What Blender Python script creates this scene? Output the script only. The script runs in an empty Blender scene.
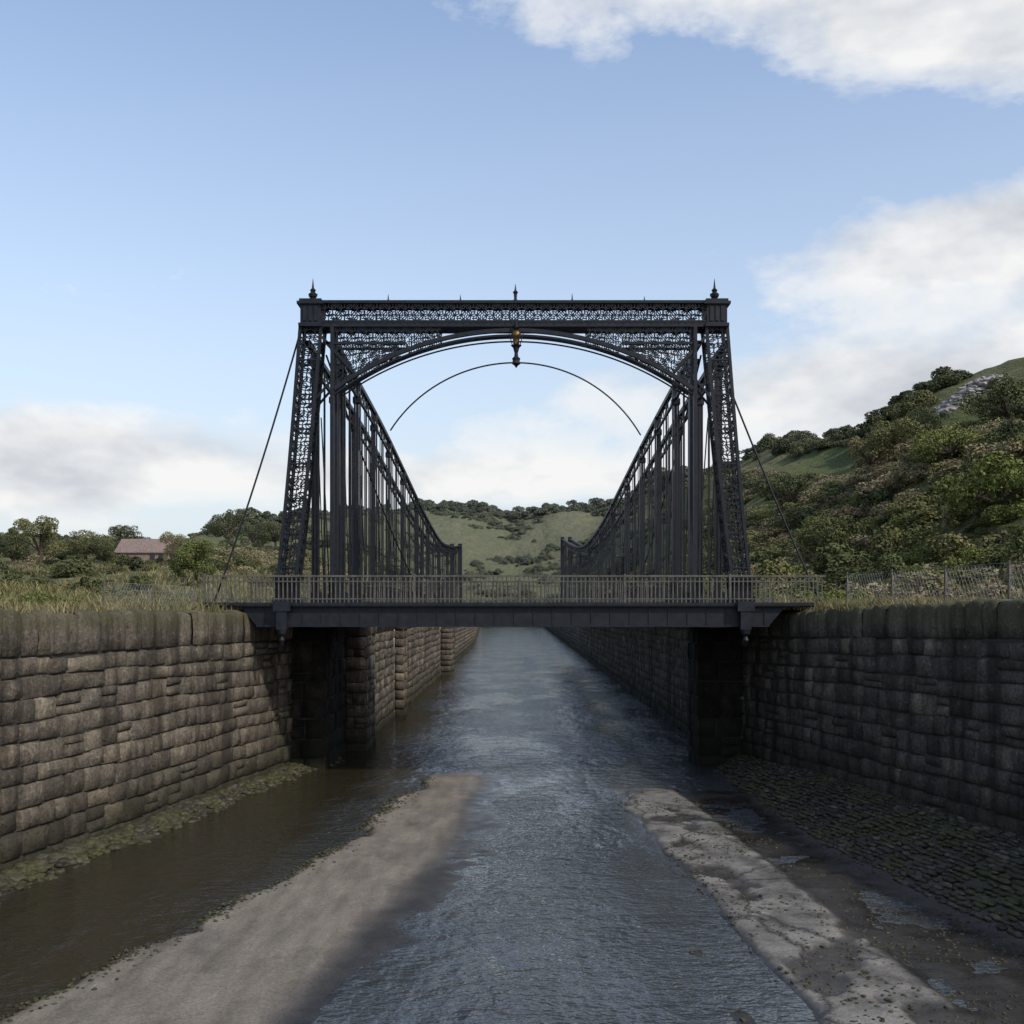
import bpy, bmesh, math, random
import numpy as np
from mathutils import Vector
random.seed(7); rng=np.random.default_rng(7)
scene=bpy.context.scene
scene.view_settings.view_transform='Standard'; scene.view_settings.look='None'
scene.view_settings.exposure=0
CAMZ=5.0; D=32.0
# ---------------- numpy noise ----------------
_P=np.random.default_rng(3).random((256,256))
def vnoise(x,y):
    x=np.asarray(x,float); y=np.asarray(y,float)
    xi=np.floor(x).astype(int); yi=np.floor(y).astype(int)
    fx=x-xi; fy=y-yi; fx=fx*fx*(3-2*fx); fy=fy*fy*(3-2*fy)
    g=lambda a,b:_P[a&255,b&255]
    return (g(xi,yi)*(1-fx)+g(xi+1,yi)*fx)*(1-fy)+(g(xi,yi+1)*(1-fx)+g(xi+1,yi+1)*fx)*fy
def fbm(x,y,o=4):
    s=0;a=.5;t=0
    for i in range(o):
        s=s+a*vnoise(x*2**i+17*i,y*2**i+9*i); t+=a; a*=.5
    return s/t
def sstep(a,b,x):
    t=np.clip((x-a)/(b-a),0,1); return t*t*(3-2*t)
# ---------------- materials ----------------
class NT:
    def __init__(s,name):
        s.m=bpy.data.materials.new(name); s.m.use_nodes=True; s.t=s.m.node_tree
        s.b=s.t.nodes['Principled BSDF']
    def n(s,typ,**k):
        nd=s.t.nodes.new(typ)
        for a,b in k.items():
            if a in nd.inputs: nd.inputs[a].default_value=b
            else: setattr(nd,a,b)
        return nd
    def l(s,a,b): s.t.links.new(a,b)
    def pos(s): 
        return s.n('ShaderNodeNewGeometry').outputs['Position']
    def map(s,vec,sc=(1,1,1)):
        m=s.n('ShaderNodeMapping'); m.inputs['Scale'].default_value=sc; s.l(vec,m.inputs['Vector']); return m.outputs[0]
    def noise(s,vec,scale,detail=4,rough=.6,dist=0):
        nd=s.n('ShaderNodeTexNoise'); nd.inputs['Scale'].default_value=scale; nd.inputs['Detail'].default_value=detail
        nd.inputs['Roughness'].default_value=rough; nd.inputs['Distortion'].default_value=dist
        s.l(vec,nd.inputs['Vector']); return nd.outputs['Fac']
    def ramp(s,fac,stops,interp='LINEAR'):
        r=s.n('ShaderNodeValToRGB'); r.color_ramp.interpolation=interp
        e=r.color_ramp.elements
        while len(e)<len(stops): e.new(.5)
        for i,(p,c) in enumerate(stops):
            e[i].position=p; e[i].color=(c if len(c)==4 else (*c,1)) if hasattr(c,'__len__') else (c,c,c,1)
        s.l(fac,r.inputs[0]); return r.outputs[0]
    def mix(s,fac,a,b,bt='MIX'):
        m=s.n('ShaderNodeMix',data_type='RGBA',blend_type=bt)
        for v,k in ((fac,0),(a,6),(b,7)):
            if hasattr(v,'is_linked'): s.l(v,m.inputs[k])
            else: m.inputs[k].default_value=v if k==0 else (*v,1)
        return m.outputs[2]
    def math(s,op,a,b=0.0,c=None):
        m=s.n('ShaderNodeMath',operation=op)
        for i,v in enumerate((a,b,c)):
            if v is None: continue
            if hasattr(v,'is_linked'): s.l(v,m.inputs[i])
            else: m.inputs[i].default_value=v
        return m.outputs[0]
    def vmath(s,op,a,b):
        m=s.n('ShaderNodeVectorMath',operation=op)
        for i,v in enumerate((a,b)):
            if hasattr(v,'is_linked'): s.l(v,m.inputs[i])
            else: m.inputs[i].default_value=v
        return m
    def bump(s,h,strength=.5,dist=.05,prev=None):
        b=s.n('ShaderNodeBump'); b.inputs['Strength'].default_value=strength; b.inputs['Distance'].default_value=dist
        s.l(h,b.inputs['Height'])
        if prev is not None: s.l(prev,b.inputs['Normal'])
        return b.outputs[0]
    def attr(s,name):
        return s.n('ShaderNodeAttribute',attribute_name=name)
def iron_mat(name,base=(.008,.0098,.0135),rough=.5):
    M=NT(name); p=M.pos(); n=M.noise(p,5,3)
    c=M.ramp(n,[(.35,base),(.7,tuple(v*2.0 for v in base))])
    c=M.mix(M.ramp(n,[(.62,0.),(.75,.5)]),c,(.03,.02,.015)); M.l(c,M.b.inputs['Base Color'])
    M.b.inputs['Roughness'].default_value=rough; M.b.inputs['Specular IOR Level'].default_value=.27
    return M.m
IRON=iron_mat('iron_paint'); IRONL=iron_mat('rail_iron',(.065,.062,.053),.5)
def stone_mat(name,tint,dark=1.0):
    M=NT(name); p=M.pos(); r=M.attr('rnd').outputs['Fac']
    base=M.ramp(r,[(0,tuple(v*.6 for v in tint)),(.35,tuple(v*.85 for v in tint)),(.7,tint),(1,(tint[0]*1.6,tint[1]*1.55,tint[2]*1.45))])
    n1=M.noise(p,2.2,6,.72); n2=M.noise(p,14,5,.75); n3=M.noise(M.map(p,(1.6,1.6,.16)),1.0,4,.65)
    c=M.mix(1,base,M.ramp(n1,[(.3,.5),(.7,1.35)]),'MULTIPLY')
    c=M.mix(1,c,M.ramp(n2,[(.32,.45),(.68,1.5)]),'MULTIPLY')
    c=M.mix(M.ramp(n3,[(.44,0.),(.62,.8)]),c,tuple(v*.2 for v in tint))
    c=M.mix(M.ramp(M.math('ADD',M.math('MULTIPLY',n1,.5),M.math('MULTIPLY',n2,.5)),[(.56,0.),(.65,.5)]),c,tuple(v*2.0 for v in tint))
    sep=M.n('ShaderNodeSeparateXYZ'); M.l(p,sep.inputs[0]); z=sep.outputs[2]
    g=M.math('ADD',z,M.math('MULTIPLY',n3,2.4))
    low=M.ramp(M.math('MULTIPLY',g,.25),[(.30,1.),(.68,0.)])
    c=M.mix(M.math('MULTIPLY',low,.85),c,(.022,.024,.012))
    top=M.ramp(M.math('MULTIPLY',M.math('ADD',z,M.math('MULTIPLY',n1,.5)),.2),[(.97,0.),(1.08,.6)])
    c=M.mix(M.math('MULTIPLY',top,.75),c,(.09,.09,.04))
    M.l(c,M.b.inputs['Base Color']); M.b.inputs['Roughness'].default_value=.9
    M.b.inputs['Specular IOR Level'].default_value=.2
    b=M.bump(n1,.8,.12); b=M.bump(n2,.9,.06,b)
    M.l(b,M.b.inputs['Normal']); return M.m
STONE_L=stone_mat('gritstone_blocks',(.172,.150,.118)); STONE_R=stone_mat('gritstone_blocks_shaded',(.118,.106,.087)); STONE_D=stone_mat('dark_stone',(.03,.026,.022))  # right wall's tint is darkened to hold its shade
def plain(name,col,rough=.9,bs=20,metal=0):
    M=NT(name); p=M.pos(); n=M.noise(p,bs,4)
    c=M.ramp(n,[(.3,tuple(v*.6 for v in col)),(.7,tuple(v*1.3 for v in col))]); M.l(c,M.b.inputs['Base Color'])
    M.b.inputs['Roughness'].default_value=rough; M.b.inputs['Metallic'].default_value=metal
    M.l(M.bump(n,.5,.03),M.b.inputs['Normal']); return M.m
MORTAR=plain('mortar',(.038,.034,.028)); BRASS=plain('aged_brass',(.2,.13,.045),.4,metal=.8)
BARK=plain('bark',(.07,.055,.04)); WOODP=plain('fence_post_wood',(.10,.085,.065)); WIRE=plain('galvanised_wire',(.18,.185,.18),.6)
def leaf_mat(name,cols,haze=True):
    M=NT(name); p=M.pos(); oi=M.n('ShaderNodeObjectInfo').outputs['Random']
    r=M.attr('rnd').outputs['Fac']; n=M.noise(p,.12,1)
    f=M.math('ADD',M.math('MULTIPLY',oi,.5),M.math('MULTIPLY',n,.5))
    k=len(cols)-1
    c=M.ramp(f,[(.2+.58*i/k,cc) for i,cc in enumerate(cols)])
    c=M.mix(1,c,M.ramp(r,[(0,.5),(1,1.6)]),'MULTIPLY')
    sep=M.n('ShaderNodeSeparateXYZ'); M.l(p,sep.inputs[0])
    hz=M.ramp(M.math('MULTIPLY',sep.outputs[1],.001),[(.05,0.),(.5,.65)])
    if haze: c=M.mix(hz,c,(.155,.175,.15))  # aerial haze painted into the leaf colour with distance
    M.l(c,M.b.inputs['Base Color']); M.b.inputs['Roughness'].default_value=.9; M.b.inputs['Specular IOR Level'].default_value=.1
    return M.m
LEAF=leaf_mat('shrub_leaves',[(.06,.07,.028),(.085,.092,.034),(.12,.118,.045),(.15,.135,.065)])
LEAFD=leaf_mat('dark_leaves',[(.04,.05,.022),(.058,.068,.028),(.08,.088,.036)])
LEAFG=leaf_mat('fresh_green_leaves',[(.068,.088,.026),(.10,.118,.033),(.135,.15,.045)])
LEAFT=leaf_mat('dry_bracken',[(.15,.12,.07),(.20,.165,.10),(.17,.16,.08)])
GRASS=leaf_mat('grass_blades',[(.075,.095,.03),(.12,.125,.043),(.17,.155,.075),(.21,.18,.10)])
# ---------------- mesh builder ----------------
class MB:
    def __init__(s): s.v=[]; s.f=[]; s.r=[]
    def box(s,x0,x1,y0,y1,z0,z1):
        b=len(s.v); s.v+=[(x0,y0,z0),(x1,y0,z0),(x1,y1,z0),(x0,y1,z0),(x0,y0,z1),(x1,y0,z1),(x1,y1,z1),(x0,y1,z1)]
        s.f+=[tuple(b+i for i in q) for q in ((0,3,2,1),(4,5,6,7),(0,1,5,4),(1,2,6,5),(2,3,7,6),(3,0,4,7))]
    def bar(s,a,b,w,t=None,up=(0,1,0)):
        t=t or w; a=Vector(a);b=Vector(b);d=b-a
        if d.length<1e-5: return
        d.normalize(); u=Vector(up)
        if abs(d.dot(u))>.95: u=Vector((1,0,0)) if abs(d.x)<.9 else Vector((0,0,1))
        s1=d.cross(u).normalized(); u2=s1.cross(d).normalized()
        k=len(s.v)
        for p in (a,b):
            for i,j in ((-1,-1),(1,-1),(1,1),(-1,1)):
                q=p+s1*(i*w/2)+u2*(j*t/2); s.v.append(q[:])
        s.f+=[tuple(k+i for i in q) for q in ((0,1,2,3),(7,6,5,4),(0,4,5,1),(1,5,6,2),(2,6,7,3),(3,7,4,0))]
    def tube(s,pts,rad,n=8):
        pts=[Vector(p) for p in pts]; k=len(s.v); N=len(pts)
        for i,p in enumerate(pts):
            d=(pts[min(i+1,N-1)]-pts[max(i-1,0)]).normalized()
            u=Vector((0,0,1)) if abs(d.z)<.9 else Vector((1,0,0))
            a=d.cross(u).normalized(); c=a.cross(d)
            r=rad[i] if hasattr(rad,'__len__') else rad
            for j in range(n):
                th=2*math.pi*j/n; s.v.append((p+a*(r*math.cos(th))+c*(r*math.sin(th)))[:])
        for i in range(N-1):
            for j in range(n):
                s.f.append((k+i*n+j,k+i*n+(j+1)%n,k+(i+1)*n+(j+1)%n,k+(i+1)*n+j))
        s.f.append(tuple(k+j for j in range(n))[::-1]); s.f.append(tuple(k+(N-1)*n+j for j in range(n)))
    def lathe(s,cx,cy,prof,n=12):
        k=len(s.v)
        for z,r in prof:
            for j in range(n):
                th=2*math.pi*j/n; s.v.append((cx+r*math.cos(th),cy+r*math.sin(th),z))
        for i in range(len(prof)-1):
            for j in range(n): s.f.append((k+i*n+j,k+i*n+(j+1)%n,k+(i+1)*n+(j+1)%n,k+(i+1)*n+j))
    def obj(s,name,mat,parent=None,smooth=False,rnd=None):
        me=bpy.data.meshes.new(name); me.from_pydata(s.v,[],s.f); me.materials.append(mat)
        if smooth: me.polygons.foreach_set('use_smooth',[True]*len(me.polygons))
        if rnd is not None:
            a=me.attributes.new('rnd','FLOAT','FACE'); a.data.foreach_set('value',rnd)
        o=bpy.data.objects.new(name,me); scene.collection.objects.link(o)
        if parent: o.parent=parent
        return o
def empty(name):
    e=bpy.data.objects.new(name,None); scene.collection.objects.link(e); return e
# ---------------- canal layout ----------------
LP=[(-60,-15.6),(-8,-14.4),(20.5,-9.5),(39.6,-6.2),(39.65,-5.25),(42.2,-5.25),(42.25,-5.6),(53,-5.65),(53.05,-5.2),(54.6,-5.2),(54.65,-5.65),(86,-5.6),(86.05,-4.7),(90,-4.7),(90.05,-5.6),(170,-5.8),(366,-10.8),(400,-11)]
RP=[(-60,16.6),(-8,15.4),(21.5,10.0),(36,7.3),(45,7.15),(100,7.6),(300,9.8),(366,10.8),(400,11)]
def lx(y): return np.interp(y,[p[0] for p in LP],[p[1] for p in LP])
def rx(y): return np.interp(y,[p[0] for p in RP],[p[1] for p in RP])
def rscale(y): return 1+.05*np.clip((32-y)/11,0,1.6)
T_=[(0,.061),(100,.066),(165,.07),(215,.080),(300,.084),(430,.086),(550,.090),(640,.108),(740,.138),(860,.158),(890,.176),(930,.206),(1024,.230),(1250,.24)]
def interpS(t,xs,ys,h=.03):
    return sum(np.interp(t+k*h,xs,ys) for k in (-1,-.5,0,.5,1))/5
def height(x,y):
    x=np.asarray(x,float);y=np.asarray(y,float)
    t=np.clip(x/np.maximum(y,25),-.7,.7)
    A=interpS(t,[(a-512)/1100 for a,b in T_],[b for a,b in T_],.012)
    R=interpS(t,[-.5,-.3,-.2,-.12,.1,.2,.35,.5],[210,240,420,600,560,280,190,170])
    d0=interpS(t,[-.5,-.25,-.1,.1,.25,.5],[38,60,90,90,60,40])
    u=np.clip((y-d0)/(R-d0),0,1.6)
    S=np.where(u<1,u**1.15+.045*np.sin(u*11+t*9)*sstep(0,.15,u)*(1-sstep(.8,1,u)),1.0)
    n=fbm(x*.02+5,y*.02+3,5)-.5; n2=fbm(x*.11,y*.11,3)-.5
    z=5.0+A*R*S+n*np.minimum(u,1)*np.interp(R,[170,560],[14,34])*(1-.75*np.clip(u-.5,0,1))+n2*1.2*sstep(0,.12,u)
    z=z+np.where(x>0,5*(rscale(y)-1),0)
    hw=np.where(y<400,np.where(x<0,-lx(y),rx(y)),11.0)
    s=np.abs(x)-hw; k=sstep(1,14+np.maximum(y-60,0)*.09,np.maximum(s,0)) ; far=sstep(402,580,y)
    k=np.maximum(k,far)
    return 4.97+(z-4.97)*k + (n2*.25*sstep(.7,3,s))*(1-k)
def hitdist(px,py,d0=50,d1=220):
    t=(px-512)/1100; a=(612-py)/1100
    for d in np.arange(d0,d1,.5):
        if (float(height(t*d,d))-5)/d>=a: return float(d)
    return None
# ---------------- ground ----------------
GM=NT('moorland_ground'); p=GM.pos()
n1=GM.noise(p,.03,5,.6); n2=GM.noise(p,.25,5,.65); n3=GM.noise(p,3,4,.7)
c=GM.ramp(n1,[(.3,(.07,.088,.034)),(.44,(.12,.13,.046)),(.54,(.175,.155,.085)),(.7,(.10,.108,.043))])
c=GM.mix(GM.ramp(n2,[(.42,0.),(.58,.8)]),c,(.066,.072,.032))
vor=GM.n('ShaderNodeTexVoronoi'); vor.inputs['Scale'].default_value=.018; GM.l(GM.map(p,(1,.6,0)),vor.inputs['Vector'])
c=GM.mix(.35,c,GM.ramp(vor.outputs['Color'],[(.2,(.085,.115,.038)),(.8,(.19,.17,.09))]))
c=GM.mix(1,c,GM.ramp(n3,[(.3,.5),(.7,1.45)]),'MULTIPLY')
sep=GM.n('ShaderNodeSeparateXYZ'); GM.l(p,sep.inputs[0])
c=GM.mix(GM.ramp(GM.math('MULTIPLY',sep.outputs[1],.001),[(.08,0.),(.6,.5)]),c,(.16,.18,.14))  # distance haze blended into the ground colour itself
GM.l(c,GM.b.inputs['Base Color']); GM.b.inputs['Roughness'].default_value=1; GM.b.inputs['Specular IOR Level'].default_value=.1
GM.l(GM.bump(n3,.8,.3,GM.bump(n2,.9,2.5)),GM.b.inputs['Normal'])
ys=np.concatenate([np.linspace(-60,20,18),np.linspace(22,130,75),np.linspace(134,395.9,100),[396,404],np.linspace(408,640,55),np.linspace(660,1600,28)])
ss=np.concatenate([np.linspace(.45,12,20),np.linspace(13,90,62),np.linspace(93,260,60),np.geomspace(270,1400,30)])
V=[];F=[]
for side in (-1,1):
    Y,Sg=np.meshgrid(ys,ss,indexing='ij')
    base=np.where(side<0,lx(Y),rx(Y))
    if side<0: base=np.where((Y>39)&(Y<91),-5.6,base)
    gap=1-sstep(396,404,Y)
    X=base*gap+side*(Sg-.45*(1-gap))
    Z=height(X,Y); Z=np.where((Sg<.5)&(Y<396),4.9,Z); k=len(V)
    V+=np.stack([X,Y,Z],-1).reshape(-1,3).tolist(); ny,ns=Y.shape
    for i in range(ny-1):
        for j in range(ns-1):
            q=(k+i*ns+j,k+i*ns+j+1,k+(i+1)*ns+j+1,k+(i+1)*ns+j)
            F.append(q if side>0 else q[::-1])
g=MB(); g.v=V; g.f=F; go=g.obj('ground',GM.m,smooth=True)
bmw=bmesh.new(); bmw.from_mesh(go.data); bmesh.ops.remove_doubles(bmw,verts=[v for v in bmw.verts if abs(v.co.x)<.3 and v.co.y>390],dist=.1); bmesh.ops.recalc_face_normals(bmw,faces=bmw.faces); bmw.to_mesh(go.data); bmw.free()
# ---------------- masonry ----------------
def masonry(name,path,rows,mat,coping=None,zs=None,wmin=.42,wmax=.95,parent=None):
    m=MB(); back=MB()
    uv=[0,.07,.5,.93,1]
    for a in range(len(path)-1):
        (y0,x0),(y1,x1)=path[a],path[a+1]
        L=math.hypot(x1-x0,y1-y0); dx,dy=(x1-x0)/L,(y1-y0)/L; nx,ny=dy,-dx
        def P(l,z,o):
            y=y0+dy*l; sc=zs(y) if zs else 1
            return (x0+dx*l+nx*o,y+ny*o,z*sc)
        zt=rows[-1]+(coping or 0)
        k=len(back.v); back.v+=[P(0,-.5,-.06),P(L,-.5,-.06),P(L,zt-.15,-.06),P(0,zt-.15,-.06)]; back.f.append((k,k+1,k+2,k+3))
        ph=[random.uniform(0,6.28) for _ in rows]
        def rz(ri,l):
            return rows[ri]+(.035*math.sin(l*.55+ph[ri])+.02*math.sin(l*1.7+ph[ri]*2) if 0<ri<len(rows)-(0 if coping else 1) else 0)
        for ri in range(len(rows)-1):
            l=0
            while l<L-1e-3:
                ym=y0+dy*l; far=ym>70 or ym<8; sc_=1.9 if far else 1
                w=min(random.uniform(wmin,wmax)*sc_,L-l)
                if L-l-w<.3: w=L-l
                za,zb=rz(ri,l+w/2),rz(ri+1,l+w/2)
                split=[(za,zb)]
                if random.random()<.10 and not far: zm=za+(zb-za)*random.uniform(.4,.6); split=[(za,zm),(zm,zb)]
                for za,zb in split:
                    g=.004+random.random()*.010; pr=random.uniform(-.018,.03); tl=random.uniform(-.03,.03); tv=random.uniform(-.025,.025)
                    jz=[random.uniform(-.02,.02) for _ in range(4)]; jl=[random.uniform(-.02,.02) for _ in range(4)]
                    k=len(m.v); rr=min(1,max(0,random.gauss(.5,.27)))
                    for iv,v in enumerate(uv):
                        for iu,u in enumerate(uv):
                            edge=iu in(0,4) or iv in(0,4)
                            o=-.06 if edge else pr+tl*(u-.5)+tv*(v-.5)+random.uniform(-.015,.015)+(.012 if (iu==2 and iv==2) else 0)
                            B=lambda q:(q[0]*(1-u)*(1-v)+q[1]*u*(1-v)+q[2]*u*v+q[3]*(1-u)*v)
                            m.v.append(P(l+g+(w-2*g)*u+B(jl),za+g+(zb-za-2*g)*v+B(jz),o))
                    for iv in range(4):
                        for iu in range(4):
                            m.f.append((k+iv*5+iu,k+iv*5+iu+1,k+(iv+1)*5+iu+1,k+(iv+1)*5+iu)); m.r.append(rr)
                l+=w
        if coping:
            zc=rows[-1]; H=coping; l=0
            prof=[(0,-.08),(.04,.03),(.35,.05),(.7,.045),(.9,.03),(.97,-.02),(1.0,-.15),(.99,-.62),(.7,-.66)]
            while l<L-1e-3:
                far=(y0+dy*l)>70
                w=min(random.uniform(.42,.9)*(1.8 if far else 1),L-l)
                if L-l-w<.3: w=L-l
                k=len(m.v); rr=min(1,max(0,random.gauss(.5,.25))); pr=random.uniform(-.035,.04); hh=random.uniform(-.06,.02); lean=random.uniform(-.03,.03)
                us=[0,.05,.25,.5,.75,.95,1]
                for (pz,po) in prof:
                    for iu,u in enumerate(us):
                        e=iu in(0,6); rd=(.02 if iu in (1,5) else 0)
                        o=po+pr+random.uniform(-.018,.018)-(.08 if e else rd)
                        m.v.append(P(l+.008+(w-.016)*u+lean*(pz-.5),zc+.01+(H-.01)*pz+(hh if pz>.5 else 0)-((.045 if e else rd) if pz>.8 else 0)+random.uniform(-.012,.012),o))
                for i in range(len(prof)-1):
                    for j in range(6):
                        m.f.append((k+i*7+j,k+i*7+j+1,k+(i+1)*7+j+1,k+(i+1)*7+j)); m.r.append(rr)
                l+=w
    e=empty(name); m.obj('stone_blocks',mat,e,True,m.r); back.obj('mortar_backing',MORTAR,e)
    if parent: e.parent=parent
    return e
LPn=[(-12,-15.09)]+LP[2:]; RPn=RP[2:][::-1]+[(-12,16.2)]
masonry('stone_retaining_wall',LPn,[-.35,.28,.78,1.2,1.66,2.05,2.5,2.9,3.35,3.72,4.12],STONE_L,.93)
masonry('stone_retaining_wall',RPn,[-.35,.35,.85,1.3,1.72,2.2,2.6,3.05,3.42,3.85,4.25],STONE_R,.8,zs=lambda y:float(rscale(y)))
masonry('stone_end_wall',[(400,-11),(400,11)],[-.35,1,2,3,4,4.97],STONE_D,wmin=1,wmax=2)  # darkest stone tint, used for the piers as well
# ---------------- riverbed ----------------
by=np.concatenate([np.linspace(-5,9,20),np.linspace(9.1,42,380),np.linspace(42.5,60,20)]); bx=np.linspace(-15,16,300)
X,Y=np.meshgrid(bx,by,indexing='xy')
w1=(fbm(X*.9,Y*.9,5)-.5); w2=(fbm(X*5+9,Y*5,3)-.5); w3=fbm(X*.35+40,Y*.35+7,4)-.5
xs=X+w1*.7+w3*.5
l1=np.interp(Y,[5,10,13.4,17,23,34,37],[-8.6,-7.4,-6.4,-5.3,-3.8,-2.6,-2.2]); r1=np.interp(Y,[5,10,13.4,17,23,34,37],[-3,-2.9,-2.7,-2.3,-1.4,-.7,-1.2])
fade1=(1-sstep(33.,36.5,Y+w1*3))
b1=sstep(l1-.3,l1+.35,xs)*(1-sstep(r1-.5,r1+.3,xs))*fade1
apr=sstep(l1-.3,l1+.35,xs)*(1-sstep(r1+.4,r1+2.3,X+w1*2.4+w3*2))*fade1
xs2=X+w1*.3
l2=np.interp(Y,[5,14,21,31],[4.2,3.8,3.4,2.7]); r2=np.interp(Y,[5,14,21,31],[5.7,5.5,5.1,4.5])
b2=sstep(l2-.12,l2+.08,xs2)*(1-sstep(r2-.1,r2+.15,xs2))*(1-sstep(30,33,Y+w1*3))
hole=sstep(.56,.62,fbm(X*1.7+31,Y*1.1+11,4)); b2=b2*(1-hole*.8)
rw=rx(Y)-X; rwid=np.interp(Y,[5,16,23,32,36,40],[4,3.8,3.6,1.9,1.2,.7]); ramp=(1-sstep(0,1,(rw+w1*.8)/rwid))*(1-sstep(37,41,Y))
lwd=X-lx(Y); lm=(1-sstep(.1,1.5,lwd+w1*1.5))*(1-sstep(37,39,Y))
gapl=sstep(l2-.9,l2-.5,xs2)*(1-sstep(l2-.25,l2-.05,xs2))
mud=sstep(1.6,3.2,X+w1*1.5)*(1-sstep(30,34,Y))*(1-gapl)
Z=-.16+np.maximum(apr*.172,0)+b1*.05+b2*.055+mud*.168+ramp*.6+lm*.3+w1*.07+w2*.03
bed=MB(); bed.v=np.stack([X,Y,Z],-1).reshape(-1,3).tolist(); ny,nx=X.shape
bed.f=[(i*nx+j,i*nx+j+1,(i+1)*nx+j+1,(i+1)*nx+j) for i in range(ny-1) for j in range(nx-1)]
BM=NT('wet_riverbed'); p=BM.pos(); at=BM.attr('kind'); sp=BM.n('ShaderNodeSeparateColor'); BM.l(at.outputs['Color'],sp.inputs[0])
n1=BM.noise(p,1.1,7,.7); n2=BM.noise(p,25,4,.7); n3=BM.noise(BM.map(p,(3,.6,1)),1,5,.6)
c=BM.ramp(n1,[(.3,(.03,.026,.02)),(.7,(.065,.056,.044))])
conc=BM.ramp(n3,[(.3,(.125,.107,.08)),(.7,(.235,.205,.16))])
c=BM.mix(sp.outputs[0],c,conc)
slab=BM.ramp(n1,[(.35,(.055,.05,.043)),(.6,(.21,.198,.172))])
vo=BM.n('ShaderNodeTexVoronoi',feature='DISTANCE_TO_EDGE'); vo.inputs['Scale'].default_value=.42
wv_=BM.vmath('ADD',BM.map(p,(1.1,.8,1)),(0,0,0)).outputs[0]
nz=BM.n('ShaderNodeTexNoise'); nz.inputs['Scale'].default_value=1.5; nz.inputs['Detail'].default_value=4; BM.l(p,nz.inputs['Vector'])
BM.l(BM.vmath('ADD',wv_,BM.vmath('MULTIPLY',nz.outputs['Color'],(.6,.6,0)).outputs[0]).outputs[0],vo.inputs['Vector'])
slab=BM.mix(BM.ramp(BM.math('ADD',vo.outputs['Distance'],BM.math('MULTIPLY_ADD',n2,.05,-.025)),[(.0,.9),(.025,0.)]),slab,(.025,.022,.019))
c=BM.mix(sp.outputs[1],c,slab)
moss=BM.ramp(n1,[(.35,(.028,.024,.017)),(.65,(.055,.055,.025))]); c=BM.mix(sp.outputs[2],c,moss)
c=BM.mix(1,c,BM.ramp(n2,[(.3,.6),(.7,1.35)]),'MULTIPLY')
s3=BM.n('ShaderNodeSeparateXYZ'); BM.l(p,s3.inputs[0])
wet=BM.ramp(BM.math('ADD',BM.math('MULTIPLY',s3.outputs[2],9),BM.math('MULTIPLY',n1,.7)),[(.3,1.),(.9,0.)])
c=BM.mix(wet,c,BM.mix(1,c,(.45,.45,.46),'MULTIPLY'))
BM.l(c,BM.b.inputs['Base Color']); BM.l(BM.ramp(wet,[(0,.7),(1,.2)]),BM.b.inputs['Roughness'])
BM.l(BM.bump(n2,.4,.015,BM.bump(n1,.4,.05)),BM.b.inputs['Normal'])
bo=bed.obj('riverbed',BM.m,smooth=True)
a=bo.data.attributes.new('kind','FLOAT_COLOR','POINT')
col=np.stack([b1,b2,np.clip(ramp*3+lm,0,1),np.ones_like(b1)],-1).reshape(-1); a.data.foreach_set('color',col.astype(np.float32))
def bedz(x,y):
    j=np.clip(np.searchsorted(bx,x),0,nx-1); i=np.clip(np.searchsorted(by,y),0,ny-1); return Z[i,j]
# ---------------- water ----------------
WM=NT('river_water'); p=WM.pos()
na=WM.noise(WM.map(p,(1.0,1.6,1)),1.6,3,.62,.5); nb=WM.noise(WM.map(p,(1,1.4,1)),6.5,2,.6,.3); nc=WM.noise(WM.map(p,(1,.45,1)),.3,4,.6)
h=WM.math('ADD',na,WM.math('MULTIPLY',nb,.45))
h=WM.math('MULTIPLY',h,WM.ramp(nc,[(.40,.3),(.58,1.)]))
WM.l(WM.bump(h,.9,.12),WM.b.inputs['Normal'])
wb=WM.ramp(nc,[(.3,(.045,.05,.05)),(.7,(.075,.085,.092))])
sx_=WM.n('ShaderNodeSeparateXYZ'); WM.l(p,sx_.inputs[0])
wall_refl=WM.ramp(WM.math('MULTIPLY_ADD',WM.math('ADD',sx_.outputs[0],WM.math('MULTIPLY',nc,2.0)),.1,.6),[(.22,1.),(.42,0.)])  # wall's dark brown reflection painted into the water colour towards the left bank
wb=WM.mix(wall_refl,wb,(.03,.026,.016)); WM.l(wb,WM.b.inputs['Base Color'])
WM.l(WM.math('MULTIPLY_ADD',wall_refl,-.28,1.65),WM.b.inputs['IOR'])
WM.b.inputs['Roughness'].default_value=.09
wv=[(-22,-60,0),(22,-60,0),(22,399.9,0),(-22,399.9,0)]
w=MB(); w.v=wv; w.f=[(0,1,2,3)]; w.obj('water',WM.m)
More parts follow.
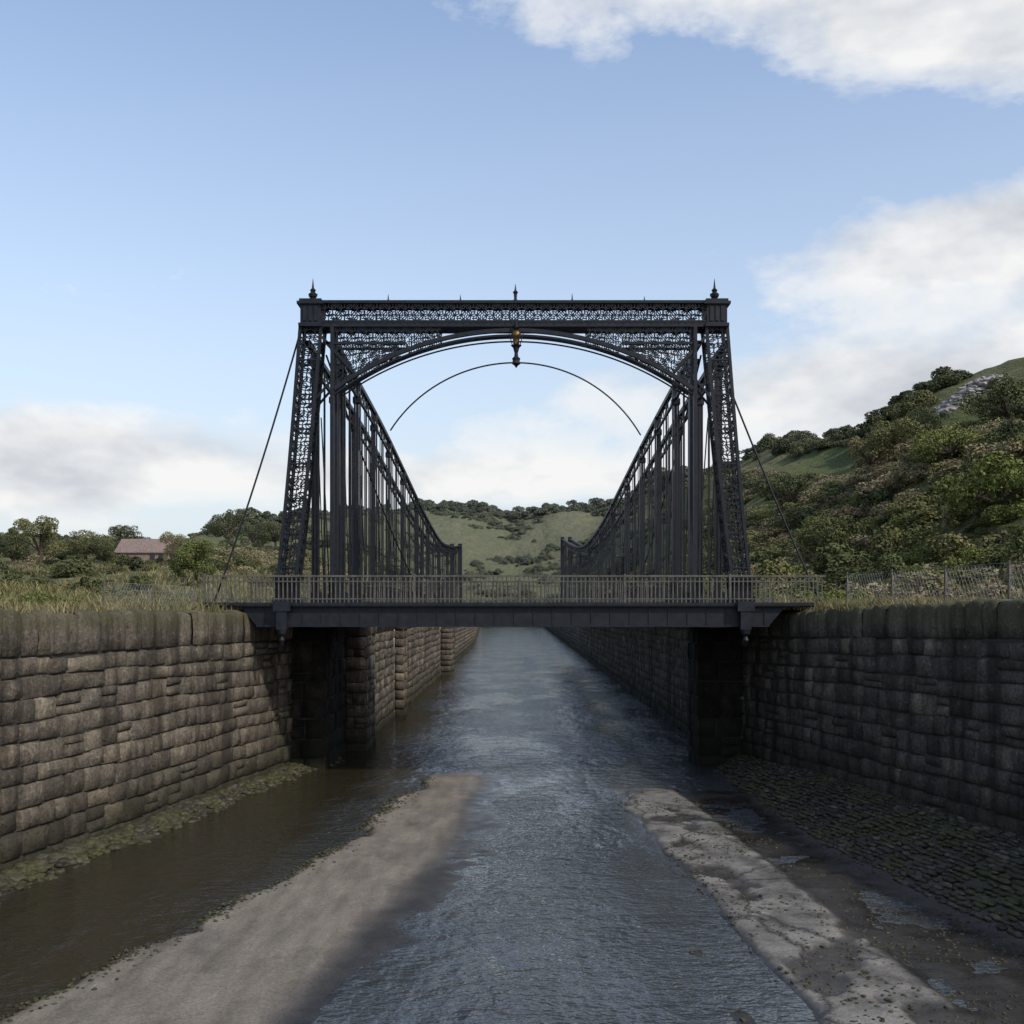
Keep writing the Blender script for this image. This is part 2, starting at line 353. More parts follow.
# ---------------- stones ----------------
bmx=bmesh.new(); bmesh.ops.create_icosphere(bmx,subdivisions=2,radius=1); bmx.verts.ensure_lookup_table()
IV=np.array([v.co[:] for v in bmx.verts]); IF=np.array([[v.index for v in f.verts] for f in bmx.faces]); bmx.free()
def stones(name,pts,sizes,mat,flat=.55,elong=None,smooth=True,jit=.1):
    n=len(pts); V=np.repeat(IV[None],n,0)*(1+rng.normal(0,jit,(n,len(IV),1)))
    sc=np.stack([sizes*rng.uniform(.7,1.3,n),sizes*rng.uniform(.7,1.3,n)*(elong or 1),sizes*flat],-1)
    V=V*sc[:,None]; th=rng.uniform(0,6.28,n) if not elong else rng.normal(-.18,.15,n)*-1; c,s=np.cos(th),np.sin(th)
    X=V[...,0]*c[:,None]-V[...,1]*s[:,None]; Y=V[...,0]*s[:,None]+V[...,1]*c[:,None]
    V=np.stack([X,Y,V[...,2]],-1)+pts[:,None]
    F=(IF[None]+(np.arange(n)*len(IV))[:,None,None]).reshape(-1,3)
    m=MB(); m.v=V.reshape(-1,3).tolist(); m.f=F.tolist(); return m.obj(name,mat,None,smooth,np.repeat(rng.uniform(0,1,n),len(IF)))
SM=NT('wet_cobbles'); p=SM.pos(); r=SM.attr('rnd').outputs['Fac']; n=SM.noise(p,6,3,.7)
c=SM.ramp(r,[(0,(.028,.024,.018)),(.7,(.055,.048,.037)),(1,(.11,.098,.075))]); c=SM.mix(SM.ramp(SM.noise(p,.9,3),[(.40,0.),(.58,.8)]),c,(.055,.057,.022))
c=SM.mix(1,c,SM.ramp(n,[(.3,.5),(.7,1.4)]),'MULTIPLY'); SM.l(c,SM.b.inputs['Base Color']); SM.b.inputs['Roughness'].default_value=.65; SM.b.inputs['Specular IOR Level'].default_value=.25
SM.l(SM.bump(n,.7,.04),SM.b.inputs['Normal'])
pts=[];sz=[]
for y in np.arange(9,37,.2):
    wd=np.interp(y,[5,16,23,32,36,40],[4,3.8,3.6,1.9,1.2,.7])*.85
    for s_ in np.arange(.12,wd,.15):
        if random.random()<.12: continue
        yy=y+random.uniform(-.08,.08); x=rx(yy)-s_-random.uniform(-.02,.02); pts.append((x,yy,bedz(x,yy)+.01)); sz.append(random.uniform(.045,.085))
stones('cobbled_apron',np.array(pts),np.array(sz),SM.m,.6,1.9)
pts=[];sz=[]
for i in range(2600):
    y=random.uniform(10,39); s_=abs(random.gauss(0,.45)); x=float(lx(y))+.05+s_; pts.append((x,y,bedz(x,y)+.01)); sz.append(random.uniform(.03,.12)*(1.4 if s_<.3 else 1))
for i in range(4000):
    y=random.uniform(10,33); x=float(np.interp(y,[5,10,13.4,17,23,34],[-8.6,-7.4,-6.4,-5.3,-3.8,-2.6]))+random.gauss(-.1,.25); zb=bedz(x,y)
    if zb>-.1: pts.append((x,y,zb+.005)); sz.append(random.uniform(.012,.035))
for i in range(6000):
    y=random.uniform(9,34); x=random.uniform(2.6,7.6); zb=bedz(x,y)
    if zb>-.06 and vnoise(x*1.3,y*.8)>.45: pts.append((x,y,zb)); sz.append(random.uniform(.01,.035))
stones('river_stones',np.array(pts),np.array(sz),SM.m)
# ---------------- bridge ----------------
BR=empty('suspension_bridge')
def filigree(m,f,nu,nv,w,nrm=(0,1,0)):
    for i in range(nu):
        for j in range(nv):
            q=lambda a,b:f((i+a)/nu,(j+b)/nv)
            def ring(ca,cb,r,n):
                last=None
                for k in range(n+1):
                    th=2*math.pi*k/n; p=q(ca+r*math.cos(th),cb+r*math.sin(th))
                    if last is not None: m.bar(last,p,w,w*.9,nrm)
                    last=p
            ring(.5,.5,.27,9)
            for (a,b) in ((.18,.18),(.82,.18),(.18,.82),(.82,.82)): ring(a,b,.15,6)
            m.bar(q(0,0),q(.32,.32),w,w,nrm); m.bar(q(1,1),q(.68,.68),w,w,nrm); m.bar(q(1,0),q(.68,.32),w,w,nrm); m.bar(q(0,1),q(.32,.68),w,w,nrm)
            m.bar(q(.5,0),q(.5,.23),w,w,nrm); m.bar(q(.5,.77),q(.5,1),w,w,nrm); m.bar(q(.35,.5),q(.65,.5),w,w,nrm)
YF,YB=31.65,32.35; CX=.05
port=MB()
for sg in (-1,1):
    def leg(v,e):
        z=5.28+(13.25-5.28)*v; cx=6.50-.66*v+.12*(1-v)**3; hw=.25+.05*v
        return CX+sg*(cx-e*hw),z
    N=16
    for yy in (YF,YB):
        for e in (-1,1):
            for k in range(N):
                a=leg(k/N,e); b=leg((k+1)/N,e); port.bar((a[0],yy,a[1]),(b[0],yy,b[1]),.085,.1)
        for k in range(0,N+1,2):
            a=leg(k/N,-1); b=leg(k/N,1); port.bar((a[0],yy,a[1]),(b[0],yy,b[1]),.04,.06)
        filigree(port,lambda u,v,yy=yy:(lambda p:(p[0],yy,p[1]))(leg(v,2*u-1)),1,16,.028)
    for e in (-1,1):
        filigree(port,lambda u,v,e=e:(lambda p:(p[0],YF+(YB-YF)*u,p[1]))(leg(v,e)),1,14,.026,(1,0,0))
    bx0=CX+sg*6.58
    port.box(bx0-.34,bx0+.34,YF-.14,YB+.14,5.28,5.42); port.box(bx0-.29,bx0+.29,YF-.09,YB+.09,5.42,5.95); port.box(bx0-.33,bx0+.33,YF-.12,YB+.12,5.95,6.03)
    port.box(bx0-.24,bx0+.24,31.12,31.24,5.02,5.32); port.box(bx0-.15,bx0+.15,31.15,31.3,4.5,5.02); port.lathe(bx0,31.2,[(4.5,.14),(4.38,.12),(4.3,.05),(4.2,.09),(4.05,.02)])
    hx=CX+sg*5.84
    port.box(hx-.34,hx+.34,YF-.12,YB+.12,13.2,13.3); port.box(hx-.29,hx+.29,YF-.07,YB+.07,13.3,13.84); port.box(hx-.38,hx+.38,YF-.15,YB+.15,13.84,13.92); port.box(hx-.32,hx+.32,YF-.1,YB+.1,13.92,14.0)
    for a in (-.16,.0,.16): port.box(hx+a-.05,hx+a+.05,YF-.1,YF-.07,13.36,13.78)
    port.lathe(hx,32,[(14.0,.16),(14.06,.13),(14.1,.06),(14.17,.12),(14.24,.14),(14.3,.06),(14.36,.09),(14.42,.035),(14.7,.005)],8)
xl,xr=CX-5.56,CX+5.56
for yy in (YF,YB):
    port.box(xl,xr,yy-.06,yy+.06,13.88,13.96); port.box(xl,xr,yy-.05,yy+.05,13.34,13.39); port.box(xl,xr,yy-.035,yy+.035,13.27,13.34); port.box(xl,xr,yy-.06,yy+.06,13.2,13.27)
    filigree(port,lambda u,v,yy=yy:(xl+(xr-xl)*u,yy,13.39+.49*v),24,1,.028)
port.box(xl,xr,YF+.07,YB-.07,13.9,13.95)
for k in range(56): 
    x=xl+.1+k*.2; port.box(x,x+.04,YF-.05,YF-.035,13.29,13.33)
RA=8.74; zc=13.12-RA
def archz(x): return zc+math.sqrt(max(RA*RA-(x-CX)**2,0))
for yy in (YF,YB):
    last=None
    for k in range(49):
        x=CX-5.15+10.3*k/48; p=(x,yy,archz(x)-.02)
        if last: port.bar(last,p,.11,.13); port.bar((last[0],yy,last[2]-.15),(p[0],yy,p[2]-.15),.035,.06)
        last=p
    for sg in (-1,1):
        filigree(port,lambda u,v,yy=yy,sg=sg:(lambda x:(x,yy,(archz(x)+.03)*(1-v)+13.2*v))(CX+sg*(3.1-1.0*u)),3,1,.024)
        filigree(port,lambda u,v,yy=yy,sg=sg:(lambda x:(x,yy,12.74*(1-v)+13.2*v))(CX+sg*(5.2-2.1*u)),5,1,.026)
        filigree(port,lambda u,v,yy=yy,sg=sg:(lambda x:(x,yy,(archz(x)+.03)*(1-v)+12.72*v))(CX+sg*(5.2-1.9*u)),5,2,.024)
        port.bar((CX+sg*5.4,yy,12.74),(CX+sg*3.1,yy,12.74),.07,.08)
        port.bar((CX+sg*5.22,yy,13.2),(CX+sg*5.22,yy,5.3),.10,.14)
        port.bar((CX+sg*5.22,yy,11.7),(CX+sg*5.9,yy,10.9),.06)
        port.bar((CX+sg*5.5,yy,12.9),(CX+sg*4.6,yy,11.9),.08)
for xx,h in ((-3.6,.3),(-1.5,.28),(1.75,.32),(3.85,.24)): port.lathe(xx,32,[(13.95,.05),(14.02,.03),(13.95+h,.004)],6)
port.lathe(.1,32,[(13.95,.07),(14.05,.1),(14.1,.04),(14.25,.05),(14.3,.08),(14.36,.03),(14.55,.004)],8)
port.obj('portal_frame',IRON,BR)
dk=MB(); x0,x1=-8.78,8.95; y0,y1=31.3,37.2
dk.box(x0,x1,y0,y1,5.14,5.27); dk.box(x0+.02,x1-.02,y0-.05,y0,5.18,5.24)
for yy in (31.42,37.0):
    k=len(dk.v); dk.v+=[(-7.75,yy,5.14),(7.8,yy,5.14),(7.35,yy,4.62),(-7.3,yy,4.62),(-7.75,yy+.1,5.14),(7.8,yy+.1,5.14),(7.35,yy+.1,4.62),(-7.3,yy+.1,4.62)]
    dk.f+=[(k,k+3,k+2,k+1),(k+4,k+5,k+6,k+7),(k,k+1,k+5,k+4),(k+3,k+7,k+6,k+2),(k,k+4,k+7,k+3),(k+1,k+2,k+6,k+5)]
    dk.box(-7.3,7.35,yy-.05,yy+.15,4.575,4.62)
for k in range(27):
    x=-7.1+k*.55; dk.box(x,x+.035,31.395,31.419,4.63,5.12)
for k in range(10):
    x=-6.6+k*1.5; dk.box(x,x+.15,31.55,36.95,4.7,5.1)
dk.obj('deck_girder',IRON,BR)
rl=MB()
for yy in (31.38,37.1):
    rl.box(x0,x1,yy-.035,yy+.035,6.0,6.05); rl.box(x0,x1,yy-.02,yy+.02,5.36,5.39); rl.box(x0,x1,yy-.02,yy+.02,5.86,5.885)
    n=int((x1-x0)/.125)
    for k in range(n+1):
        x=x0+k*.125
        if k%24==0: rl.box(x-.03,x+.03,yy-.05,yy+.05,5.27,6.09)
        else: rl.box(x-.016,x+.016,yy-.013,yy+.013,5.27,6.0)
rl.obj('deck_railing',IRONL,BR)
sd=MB()
def side(xi,xo,zf,yend,ycol):
    zz=lambda y:float(np.interp(y,*zip(*zf)))
    def zsm(y): return sum(zz(y+k) for k in (-4,-2,0,2,4))/5 if y>37 else zz(y)
    for X_ in (xi,xo):
        ysamp=np.linspace(32.4,yend,60); last=None
        for y in ysamp:
            p=(X_,y,zsm(y))
            if last:
                sd.bar(last,p,.15,.15,(1,0,0)); q1=(last[0],last[1],last[2]-.5); q2=(p[0],p[1],p[2]-.5); sd.bar(q1,q2,.07,.08,(1,0,0)); sd.bar(last,q2,.04,.04,(1,0,0)); sd.bar(q1,p,.04,.04,(1,0,0))
            last=p
        for i,y in enumerate(ycol):
            big=i%2==0
            if big and (X_==xi or i<6):
                sd.bar((X_,y,5.2),(X_,y,zsm(y)),.18,.08,(1,0,0)); sd.bar((X_-.09,y,5.2),(X_-.09,y,zsm(y)),.04,.18); sd.bar((X_+.09,y,5.2),(X_+.09,y,zsm(y)),.04,.18)
                sd.box(X_-.18,X_+.18,y-.18,y+.18,5.2,5.6); sd.box(X_-.14,X_+.14,y-.14,y+.14,zsm(y)-.7,zsm(y)-.5)
            else: sd.bar((X_,y,5.2),(X_,y,zsm(y)),.06,.06)
            if i+1<len(ycol) and i%2==0:
                y2=ycol[i+1]; sd.bar((X_,y,zsm(y)-.6),(X_,y2,5.3),.03)
        if X_==xi:
            y=33
            while y<yend: sd.bar((X_,y,5.2),(X_,y,zsm(y)),.028 if y<60 else .05); y+=1.15 if y<60 else 2
    sd.box(min(xi,xo)-.4,max(xi,xo)+.4,37.25,yend+1,5.06,5.2)
    for X_ in (xi,xo):
        sd.box(X_-.03,X_+.03,37.3,yend,6.0,6.06)
        y=37.5
        while y<yend: sd.box(X_-.012,X_+.012,y-.012,y+.012,5.2,6.0); y+=.4
    for X_ in (xi,xo): sd.box(X_-.2,X_+.2,yend-.25,yend+.25,5.2,zsm(yend)+.3)
cols=[33.6,35.2,37,39.2,41.5,44,46.5,49.5,52.5,56,60,64,68,73,78,83,89,95,101,107]
side(-5.2,-6.0,[(32,12.95),(36,12.75),(43,12.5),(51,11.9),(66,10.7),(80,10.0),(95,10.6),(110,11.6)],110,cols)
side(5.5,6.3,[(32,12.95),(38,12.6),(45.5,12.1),(56,11.2),(69,10.2),(82,9.9),(95,10.6),(106,11.6),(120,13.0)],120,cols+[113])
sd.obj('suspended_side_trusses',IRON,BR)
cb=MB()
def cable(a,b,sag,r,n=24):
    cb.tube([(a[0]+(b[0]-a[0])*t,a[1]+(b[1]-a[1])*t,a[2]+(b[2]-a[2])*t-sag*4*t*(1-t)) for t in [i/n for i in range(n+1)]],r,6)
cable((-6.15,31.7,12.9),(-8.55,31.6,5.3),.25,.028); cable((6.3,31.7,11.4),(8.85,31.6,5.3),.12,.028)
cable((-5.5,32.6,12.6),(-4.6,60,5.3),.6,.03); cable((5.6,32.6,12.6),(6.4,60,5.3),.6,.03)
cable((-5.5,31.7,10.6),(-5.25,31.7,5.4),-.15,.02); cable((5.65,31.7,10.6),(5.3,31.7,5.4),-.15,.02)
cb.obj('stay_cables',IRON,BR)
ar=MB(); pa=[]
zl,zr,zt=12.75,12.55,15.65
for i in range(61):
    t=i/60; x=-5.2+10.7*t; u=(x-.15)/5.35; k_=(math.sqrt(1-(.86*min(abs(u),1))**2)-math.sqrt(1-.86**2))/(1-math.sqrt(1-.86**2))
    base=zl*(1-t)+zr*t; pa.append((x,47,base+(zt-base)*k_))
ar.tube(pa,.035,6); ar.obj('tie_arch',IRON,BR)
prow=[-.3,.4,1,1.6,2.2,2.8,3.4,4,4.5]
masonry('bridge_pier',[(34.9,-7.2),(34.9,-5.95),(39.7,-5.95)],prow,STONE_D,parent=BR)
masonry('bridge_pier',[(37.6,6.0),(35.4,6.0),(35.4,7.5)],prow,STONE_D,parent=BR)
la=empty('hanging_lantern'); m=MB()
m.lathe(.12,31.45,[(13.3,.04),(13.15,.04),(13.12,.1),(13.05,.03)],8); m.lathe(.12,31.45,[(12.62,.16),(12.55,.09),(12.4,.05),(12.3,.06),(12.25,.12),(12.18,.1),(12.1,.13),(12.04,.05),(11.98,.01)],10)
m.bar((.12,31.45,13.28),(.12,31.7,13.28),.05)
for k in range(6):
    a=k*math.pi/3; m.bar((.12+.2*math.cos(a),31.45+.2*math.sin(a),12.95),(.12+.1*math.cos(a),31.45+.1*math.sin(a),12.6),.025)
m.obj('lantern_frame',IRON,la)
m=MB(); m.lathe(.12,31.45,[(13.06,.02),(13.02,.10),(12.96,.14),(12.9,.15),(12.84,.12),(12.78,.07),(12.7,.09),(12.62,.08),(12.6,.02)],12); m.obj('brass_globe',BRASS,la,True)
# ---------------- fences ----------------
def wire_fence(pfun,y0,y1,h=1.15):
    e=empty('wire_fence'); po=MB(); wi=MB(); y=y0; prev=None
    while y<=y1+.01:
        x,z=pfun(y); lean=random.uniform(-.05,.05); po.tube([(x,y,z-.3),(x+lean,y,z+h)],.03,7); 
        if prev:
            (a,ya,za)=prev; n=max(2,int((y-ya)/.13))
            for k in range(5): t=k/4; wi.bar((a,ya,za+.05+t*(h-.1)),(x,y,z+.05+t*(h-.1)),.010)
            for k in range(n):
                for d in (1,-1):
                    i0,i1=(k,k+4) if d>0 else (k+4,k)
                    i0=min(i0,n); i1=min(i1,n)
                    wi.bar((a+(x-a)*i0/n,ya+(y-ya)*i0/n,za+.05+(z-za)*i0/n),(a+(x-a)*i1/n,ya+(y-ya)*i1/n,za+h-.08+(z-za)*i1/n),.006)
        prev=(x,y,z); y+=2.4
    po.obj('posts',WOODP,e); wi.obj('wire_mesh',WIRE,e)
wire_fence(lambda y:(float(rx(y))+1.3,float(height(rx(y)+1.3,y))),12,33)
wire_fence(lambda y:(float(lx(y))-1.4,float(height(lx(y)-1.4,y))),26.5,34,.8)
# ---------------- vegetation ----------------
def leafdata(lobes,n,size,up=.3):
    lobes=np.array(lobes,float); w=lobes[:,3]**2; idx=rng.choice(len(lobes),n,p=w/w.sum())
    d=rng.normal(size=(n,3)); d[:,2]+=up; d/=np.linalg.norm(d,axis=1)[:,None]
    r=rng.uniform(.6,1.12,n)**.7; c=lobes[idx,:3]+d*(lobes[idx,3]*r)[:,None]*np.array([1,1,.85])
    nr=d+rng.normal(0,.7,(n,3)); nr/=np.linalg.norm(nr,axis=1)[:,None]
    a=np.cross(nr,rng.normal(size=(n,3))); a/=np.linalg.norm(a,axis=1)[:,None]; b=np.cross(nr,a)
    s=(size*rng.uniform(.6,1.4,n))[:,None]
    V=np.stack([c-a*s,c-b*s*.55,c+a*s,c+b*s*.55],1).reshape(-1,3)
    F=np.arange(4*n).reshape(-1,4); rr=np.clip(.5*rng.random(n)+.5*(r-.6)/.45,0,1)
    return V,F,rr
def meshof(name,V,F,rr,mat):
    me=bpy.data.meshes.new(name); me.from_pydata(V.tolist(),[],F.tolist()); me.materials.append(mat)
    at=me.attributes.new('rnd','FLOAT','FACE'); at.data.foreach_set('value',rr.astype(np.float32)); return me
def bushmesh(name,mat,n=2600,size=.042,k=9,tall=1.0):
    lob=[]
    for i in range(k):
        a=random.uniform(0,6.28); r=random.uniform(0,.8); s=random.uniform(.16,.42)*(1.1-r*.5)
        lob.append((r*math.cos(a),r*math.sin(a),(random.uniform(.05,.75)*(1.05-r*.7))*tall,s))
    V,F,rr=leafdata(lob,n,size); return meshof(name,V,F,rr,mat)
BUSH=[bushmesh('shrub_mesh',LEAF,k=12,tall=t) for t in (.4,.6,.8,1.0)]+[bushmesh('gorse_mesh',LEAFD,tall=t) for t in (.9,)]
BRK=[bushmesh('bracken_mesh',LEAFT,2400,.04,12,tall=t) for t in (.3,.45)]
FRESH=[bushmesh('fresh_shrub_mesh',LEAFG,3600,.033,12,tall=t) for t in (.5,.8)]
DARKS=[bushmesh('dark_shrub_mesh',LEAFD,2600,.05,11,tall=t) for t in (.9,1.3)]
def tpx(px,d): return (px-512)/1100*d
dO=hitdist(972,398) or 140
EXC=[(tpx(972,dO-12),dO-14,12,18),(tpx(1015,150),168,24,22)]
def scatter(name,pts,meshes,smin,smax,sink=.15,pw=1.0):
    e=empty(name)
    for i,(x,y) in enumerate(pts):
        s=smin+(smax-smin)*random.random()**pw; o=bpy.data.objects.new('clump_%d'%i,random.choice(meshes)); scene.collection.objects.link(o); o.parent=e
        z=float(height(x,y)); o.location=(x,y,z-sink*s); o.rotation_euler=(random.uniform(-.1,.1),random.uniform(-.1,.1),random.uniform(0,6.28)); o.scale=(s*random.uniform(.9,1.5),s*random.uniform(.9,1.5),s*random.uniform(.6,1.1))
def samp(n,t0,t1,d0,d1,thr=.45,fs=.05,smin=3,off=0):
    out=[];k=0
    while len(out)<n and k<n*60:
        k+=1; d=math.sqrt(random.uniform(d0*d0,d1*d1)); t=random.uniform(t0,t1); x=t*d
        s=(x-float(rx(d))) if x>0 else (float(lx(d))-x)
        if d<400 and s<smin: continue
        if any((abs(x-a)<r and abs(d-b)<r2) for a,b,r,r2 in EXC): continue
        if float(fbm(x*fs+3+off,d*fs+8,3))<thr: continue
        out.append((x,d))
    return out
scatter('hillside_shrubs',samp(600,.16,.62,48,190,.48),BUSH,.8,3.4,pw=1.7)
scatter('fresh_hillside_shrubs',samp(240,.14,.62,45,160,.48,.04,off=50),FRESH,.8,2.6)
scatter('dry_bracken',samp(600,.12,.62,45,190,.46,.04,off=90)+samp(260,-.6,-.12,45,200,.5,.04,off=90)+samp(200,-.12,.15,150,500,.48,.02,off=90),BRK,1.0,3.2)
scatter('hillside_shrubs',samp(650,-.62,-.1,50,240,.47),BUSH+DARKS[:1],.7,2.9,pw=1.6)
scatter('valley_shrubs',samp(800,-.2,.2,120,560,.47,.02),BUSH[1:]+DARKS,1.3,4.4,pw=1.6)
scatter('valley_shrubs',samp(420,-.10,.12,402,590,.50,.03),BUSH[1:]+DARKS,1.6,4.6,pw=1.8)
scatter('distant_tree_line',[(t*r+random.uniform(-6,6),r+random.uniform(-15,8)) for t in np.linspace(-.27,.2,420) for r in [float(np.interp(t,[-.3,-.2,-.12,.1,.2],[240,420,600,560,280]))] if fbm(t*30+4,2.)>.30],DARKS,3.2,7)
scatter('hilltop_woodland',[(t*r+random.uniform(-6,6),r+random.uniform(-22,0)) for t in np.linspace(.2,.365,100) for r in [float(np.interp(t,[.12,.22,.35,.5],[480,260,190,170]))]],DARKS+BUSH,2,4.2)
scatter('bank_bushes',[(float(rx(y))+random.uniform(2,5),y) for y in np.linspace(19,30,6)]+[(x_,y_) for x_,y_ in samp(50,.3,.6,38,60,.4)],FRESH,.7,1.2)
scatter('bank_bushes',[(-13.2,27),(-12.6,29),(-14.5,28.5),(-12.6,31),(-13.4,30),(-15.5,31),(-12.4,26),(-12.0,27.5),(-13.5,33)],FRESH,.8,1.25)
def tree(x,y,H,R,mat,dens=6500):
    e=empty('tree'); e.location=(x,y,float(height(x,y))-.1); tr=MB(); th=H*.38
    tr.tube([(0,0,0),(.1,.05,th*.5),(.05,0,th),(0,.1,H*.7)],[R*.08,R*.06,R*.05,R*.02],8); lob=[(0,0,H*.72,R*.45)]
    for i in range(17):
        a=i*2.4+random.random(); q=random.uniform(.35,.85)*R; z=H*random.uniform(.3,.9); q*=1.25-abs(z/H-.6)*1.3
        tr.tube([(0,0,th*.8),(q*.45*math.cos(a),q*.45*math.sin(a),(th+z)/2),(q*math.cos(a),q*math.sin(a),z)],[R*.04,R*.025,R*.01],6)
        lob.append((q*math.cos(a),q*math.sin(a),z,R*random.uniform(.15,.36)))
    tr.obj('trunk_and_limbs',BARK,e); V,F,rr=leafdata(lob,dens,R*.033); me=meshof('crown',V,F,rr,mat); o=bpy.data.objects.new('crown',me); scene.collection.objects.link(o); o.parent=e
for px,d,H,R,mt in ((40,120,5.6,2.8,LEAF),(12,130,3.6,2.6,LEAFD),(85,135,4.2,3.2,LEAF),(126,150,6.0,2.6,LEAFD),(228,170,7,3.2,LEAFD),(195,95,4.0,2.6,LEAFG),(180,122,4.2,2.2,LEAF),(100,124,3.4,2.2,LEAFD),(255,190,6,3,LEAFD),(275,180,5,3,LEAF),(893,150,5.0,3.4,LEAFD),(925,150,4.2,3.2,LEAFD),(1008,100,4.0,3.8,LEAFD),(950,92,2.8,3.4,LEAFG),(1062,105,5,4.5,LEAFD),(870,120,4.5,3,LEAF),(790,135,5,3.4,LEAFD),(905,112,4.2,3.4,LEAF),(835,90,3.4,3.4,LEAF),(1000,70,3.4,4,LEAFG)):
    tree(tpx(px,d),d,H,R,mt)
def outcrop(cx,cy):
    n=280; pts=np.zeros((n,3)); 
    for i in range(n):
        x=cx+random.uniform(-4.6,4.6); y=cy+random.uniform(-1.6,1.2); pts[i]=(x,y,float(height(x,y))+random.uniform(-.3,2.1)*(1-abs(x-cx)/7))
    stones('rock_outcrop',pts,rng.uniform(.3,.9,n),plain('pale_limestone',(.29,.28,.26),.9,1.2),.45,smooth=False,jit=.18)
outcrop(tpx(972,dO),dO)
def cottage(x,y):
    e=empty('stone_cottage'); z=float(height(x,y))-.4; W_,Dp,Hh,Rf=6.0,4.6,1.9,1.5
    wl=MB(); wl.box(x-W_/2,x+W_/2,y,y+Dp,z,z+Hh)
    for xx in (x-W_/2,x+W_/2):
        k=len(wl.v); wl.v+=[(xx,y,z+Hh),(xx,y+Dp,z+Hh),(xx,y+Dp/2,z+Hh+Rf)]; wl.f.append((k,k+1,k+2))
    wl.obj('walls',plain('pink_sandstone',(.24,.19,.155),.9,3),e)
    r=MB(); o=.2
    for s in (0,1):
        ye=y-o if s==0 else y+Dp+o; ze=z+Hh-.15; k=len(r.v)
        r.v+=[(x-W_/2-o,ye,ze),(x+W_/2+o,ye,ze),(x+W_/2+o,y+Dp/2,z+Hh+Rf+.05),(x-W_/2-o,y+Dp/2,z+Hh+Rf+.05)]; r.v+=[(a,b,c+.12) for a,b,c in r.v[k:k+4]]
        r.f+=[(k,k+1,k+2,k+3),(k+4,k+5,k+6,k+7),(k,k+1,k+5,k+4),(k+1,k+2,k+6,k+5),(k+3,k,k+4,k+7)]
    r.obj('roof',plain('weathered_tiles',(.21,.155,.135),.9,5),e)
    c_=MB(); c_.box(x+W_/2-.7,x+W_/2-.1,y+Dp/2-.3,y+Dp/2+.3,z+Hh+Rf-.4,z+Hh+Rf+.6); c_.obj('chimney',plain('chimney_stone',(.2,.15,.12)),e)
    w_=MB()
    for q in (-2.0,1.2,2.2): w_.box(x+q-.3,x+q+.3,y-.03,y+.02,z+.9,z+1.6)
    w_.obj('windows',plain('dark_glass',(.03,.03,.035),.3),e)
cottage(tpx(142,128),128)
scatter('cottage_hedge',[(tpx(px,122),122+random.uniform(-2,2)) for px in range(104,182,9)],BUSH,.7,1.4)
# ---------------- grass ----------------
def grass(name,pts,h,wd):
    pts=np.array(pts); n=len(pts); z=height(pts[:,0],pts[:,1])-.05
    base=np.stack([pts[:,0],pts[:,1],z],-1); a=rng.uniform(0,6.28,n); hh=rng.uniform(.3,1.2,n)*h*(.5+fbm(pts[:,0]*.4,pts[:,1]*.4,3)); ww=rng.uniform(.6,1.3,n)*wd
    dx=np.stack([np.cos(a),np.sin(a),0*a],-1)*ww[:,None]; ln=rng.normal(0,.45,(n,2))*hh[:,None]
    mid=base+np.stack([ln[:,0]*.3,ln[:,1]*.3,hh*.55],-1); tip=base+np.stack([ln[:,0],ln[:,1],hh],-1)
    V=np.stack([base-dx,base+dx,mid+dx*.7,mid-dx*.7,tip],1).reshape(-1,3); k=np.arange(n)*5
    F=[(i,i+1,i+2,i+3) for i in k]+[(i+3,i+2,i+4) for i in k]
    r=rng.random(n); me=bpy.data.meshes.new(name); me.from_pydata(V.tolist(),[],F); me.materials.append(GRASS)
    at=me.attributes.new('rnd','FLOAT','FACE'); at.data.foreach_set('value',np.concatenate([r,r]).astype(np.float32))
    o=bpy.data.objects.new(name,me); scene.collection.objects.link(o)
P=[]
for i in range(32000):
    y=random.uniform(12,60); s=.5+abs(random.gauss(0,2.6)); x=float(rx(y))+s if random.random()<.55 else float(min(lx(y),-5.6))-s
    if vnoise(x*.9,y*.9)<.3: continue
    P.append((x,y))
for i in range(16000):
    y=random.uniform(10,31); s=random.uniform(.05,.8); rt=random.random()<.75
    x=float(rx(y))+s if rt else float(lx(y))-s
    if vnoise(y*1.5+(7 if rt else 0),3.3)<(.25 if rt else .55): continue
    P.append((x,y))
grass('bank_grass',P,.40,.013)
P=[]
for i in range(40000):
    d=random.uniform(38,130); t=random.choice((random.uniform(.15,.55),random.uniform(-.55,-.12))); x=t*d
    if abs(x)<9 or vnoise(x*.12,d*.12)<.35: continue
    P.append((x,d))
grass('moor_grass',P,.6,.045)
# ---------------- sky ----------------
W=bpy.data.worlds.new("World"); scene.world=W; W.use_nodes=True; t=W.node_tree
for n_ in list(t.nodes): t.nodes.remove(n_)
S=NT.__new__(NT); S.t=t
SUN_EL,SUN_AZ=math.radians(40),math.radians(132)
sky=S.n('ShaderNodeTexSky',sky_type='NISHITA'); sky.sun_disc=False; sky.sun_elevation=SUN_EL; sky.sun_rotation=SUN_AZ; sky.air_density=1.0; sky.dust_density=1.0; sky.ozone_density=1.5
tc=S.n('ShaderNodeTexCoord').outputs['Generated']; sx=S.n('ShaderNodeSeparateXYZ'); S.l(tc,sx.inputs[0])
az=S.math('ARCTAN2',sx.outputs[0],sx.outputs[1]); el=S.math('ARCSINE',sx.outputs[2])
cx_=S.n('ShaderNodeCombineXYZ'); S.l(az,cx_.inputs[0]); S.l(el,cx_.inputs[1]); ae=cx_.outputs[0]
cn=S.noise(S.map(tc,(1,1,2.0)),4.0,7,.6,.1)
up=S.noise(S.map(S.vmath('ADD',tc,(.0,.0,-.035)).outputs[0],(1,1,2.0)),4.0,4,.6,.1)
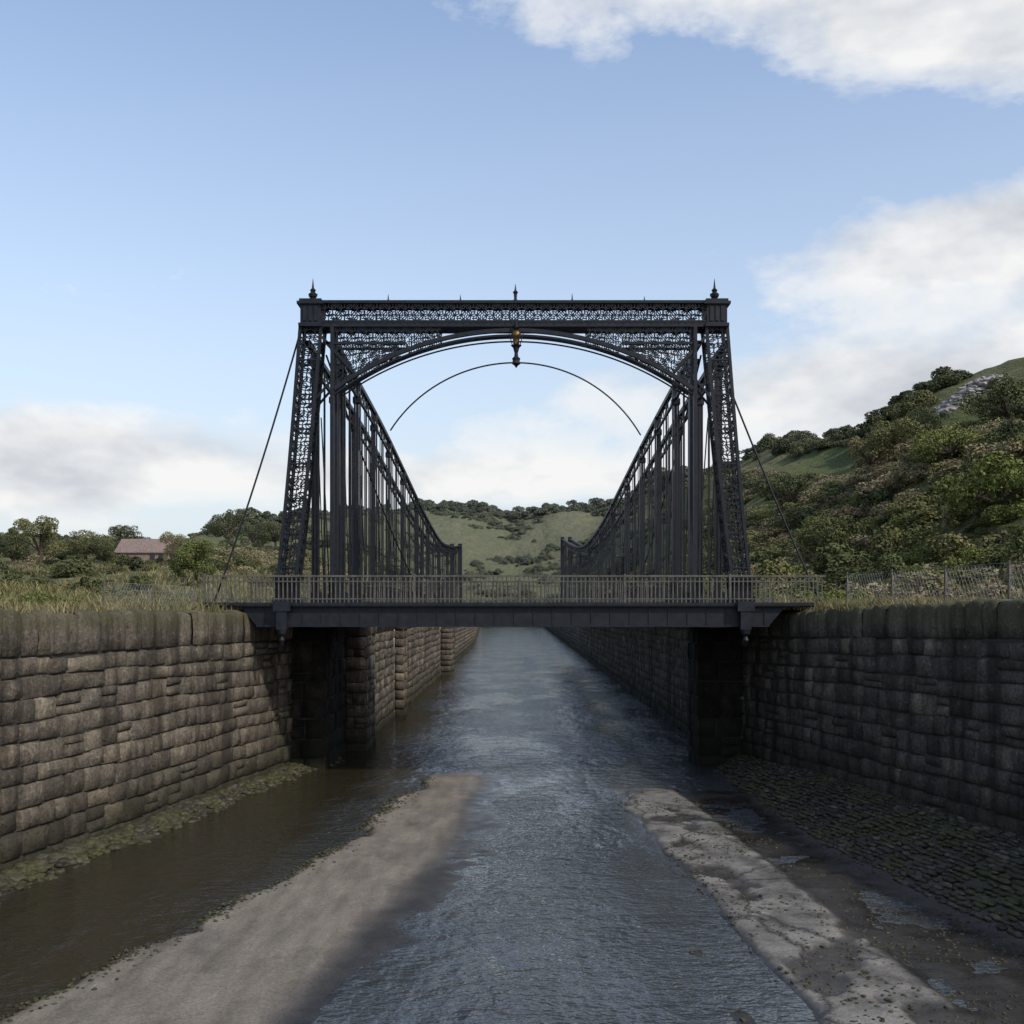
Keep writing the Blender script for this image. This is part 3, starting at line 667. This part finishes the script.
blobs=[(.32,.53,.30,.075,1.25),(.45,.45,.14,.05,1.2),(.45,.305,.18,.042,1.35),(.38,.19,.24,.05,1.4),(-.40,.128,.15,.042,1.5),(.02,.12,.20,.026,1.2),(2.6,.5,1.1,.25,.9),(-1.6,.4,.5,.2,.9)]
tot=None
for a0,e0,sa,se,amp in blobs:
    v=S.vmath('MULTIPLY',S.vmath('SUBTRACT',ae,(a0,e0,0)).outputs[0],(1/sa,1/se,0)).outputs[0]
    d2=S.vmath('DOT_PRODUCT',v,v).outputs[1]; g_=S.math('MULTIPLY',S.math('POWER',.42,d2),amp)
    tot=g_ if tot is None else S.math('ADD',tot,g_)
dens=S.math('ADD',tot,S.math('MULTIPLY_ADD',cn,2.8,-1.55))
mask=S.ramp(dens,[(.25,0.),(.5,.6),(.85,.97)],'LINEAR')
shade=S.math('ADD',S.math('MULTIPLY',S.math('SUBTRACT',cn,up),2.8),S.math('MULTIPLY_ADD',dens,-.16,.80))
ccol=S.ramp(shade,[(.2,(.58,.61,.66)),(.5,(.74,.76,.79)),(.85,(.93,.93,.92))])
haze=S.ramp(el,[(0,.9),(.10,.72),(.28,.32),(.5,.03)])
skc=S.mix(haze,S.mix(1,sky.outputs[0],(1.75,1.58,1.47),'MULTIPLY'),(3.9,4.3,4.8))
c10=S.n('ShaderNodeVectorMath',operation='SCALE'); S.l(ccol,c10.inputs[0]); c10.inputs['Scale'].default_value=6.67
fin=S.mix(mask,skc,c10.outputs[0])
bg=S.n('ShaderNodeBackground'); S.l(fin,bg.inputs[0]); bg.inputs[1].default_value=.15
out=S.n('ShaderNodeOutputWorld'); S.l(bg.outputs[0],out.inputs[0])
# ---------------- sun + camera ----------------
sv=Vector((math.cos(SUN_EL)*math.sin(SUN_AZ),math.cos(SUN_EL)*math.cos(SUN_AZ),math.sin(SUN_EL)))
ld=bpy.data.lights.new('sun','SUN'); ld.energy=2.8; ld.angle=math.radians(2.5); ld.color=(1,.93,.83)
lo=bpy.data.objects.new('sun',ld); scene.collection.objects.link(lo); lo.rotation_euler=(-sv).to_track_quat('-Z','Y').to_euler()
cd=bpy.data.cameras.new('camera'); co=bpy.data.objects.new('camera',cd); scene.collection.objects.link(co)
co.location=(0,0,CAMZ); co.rotation_euler=(math.radians(90),0,0); cd.sensor_width=36; cd.lens=36*1100/1024; cd.shift_y=100/1024; cd.clip_end=5000
scene.camera=co
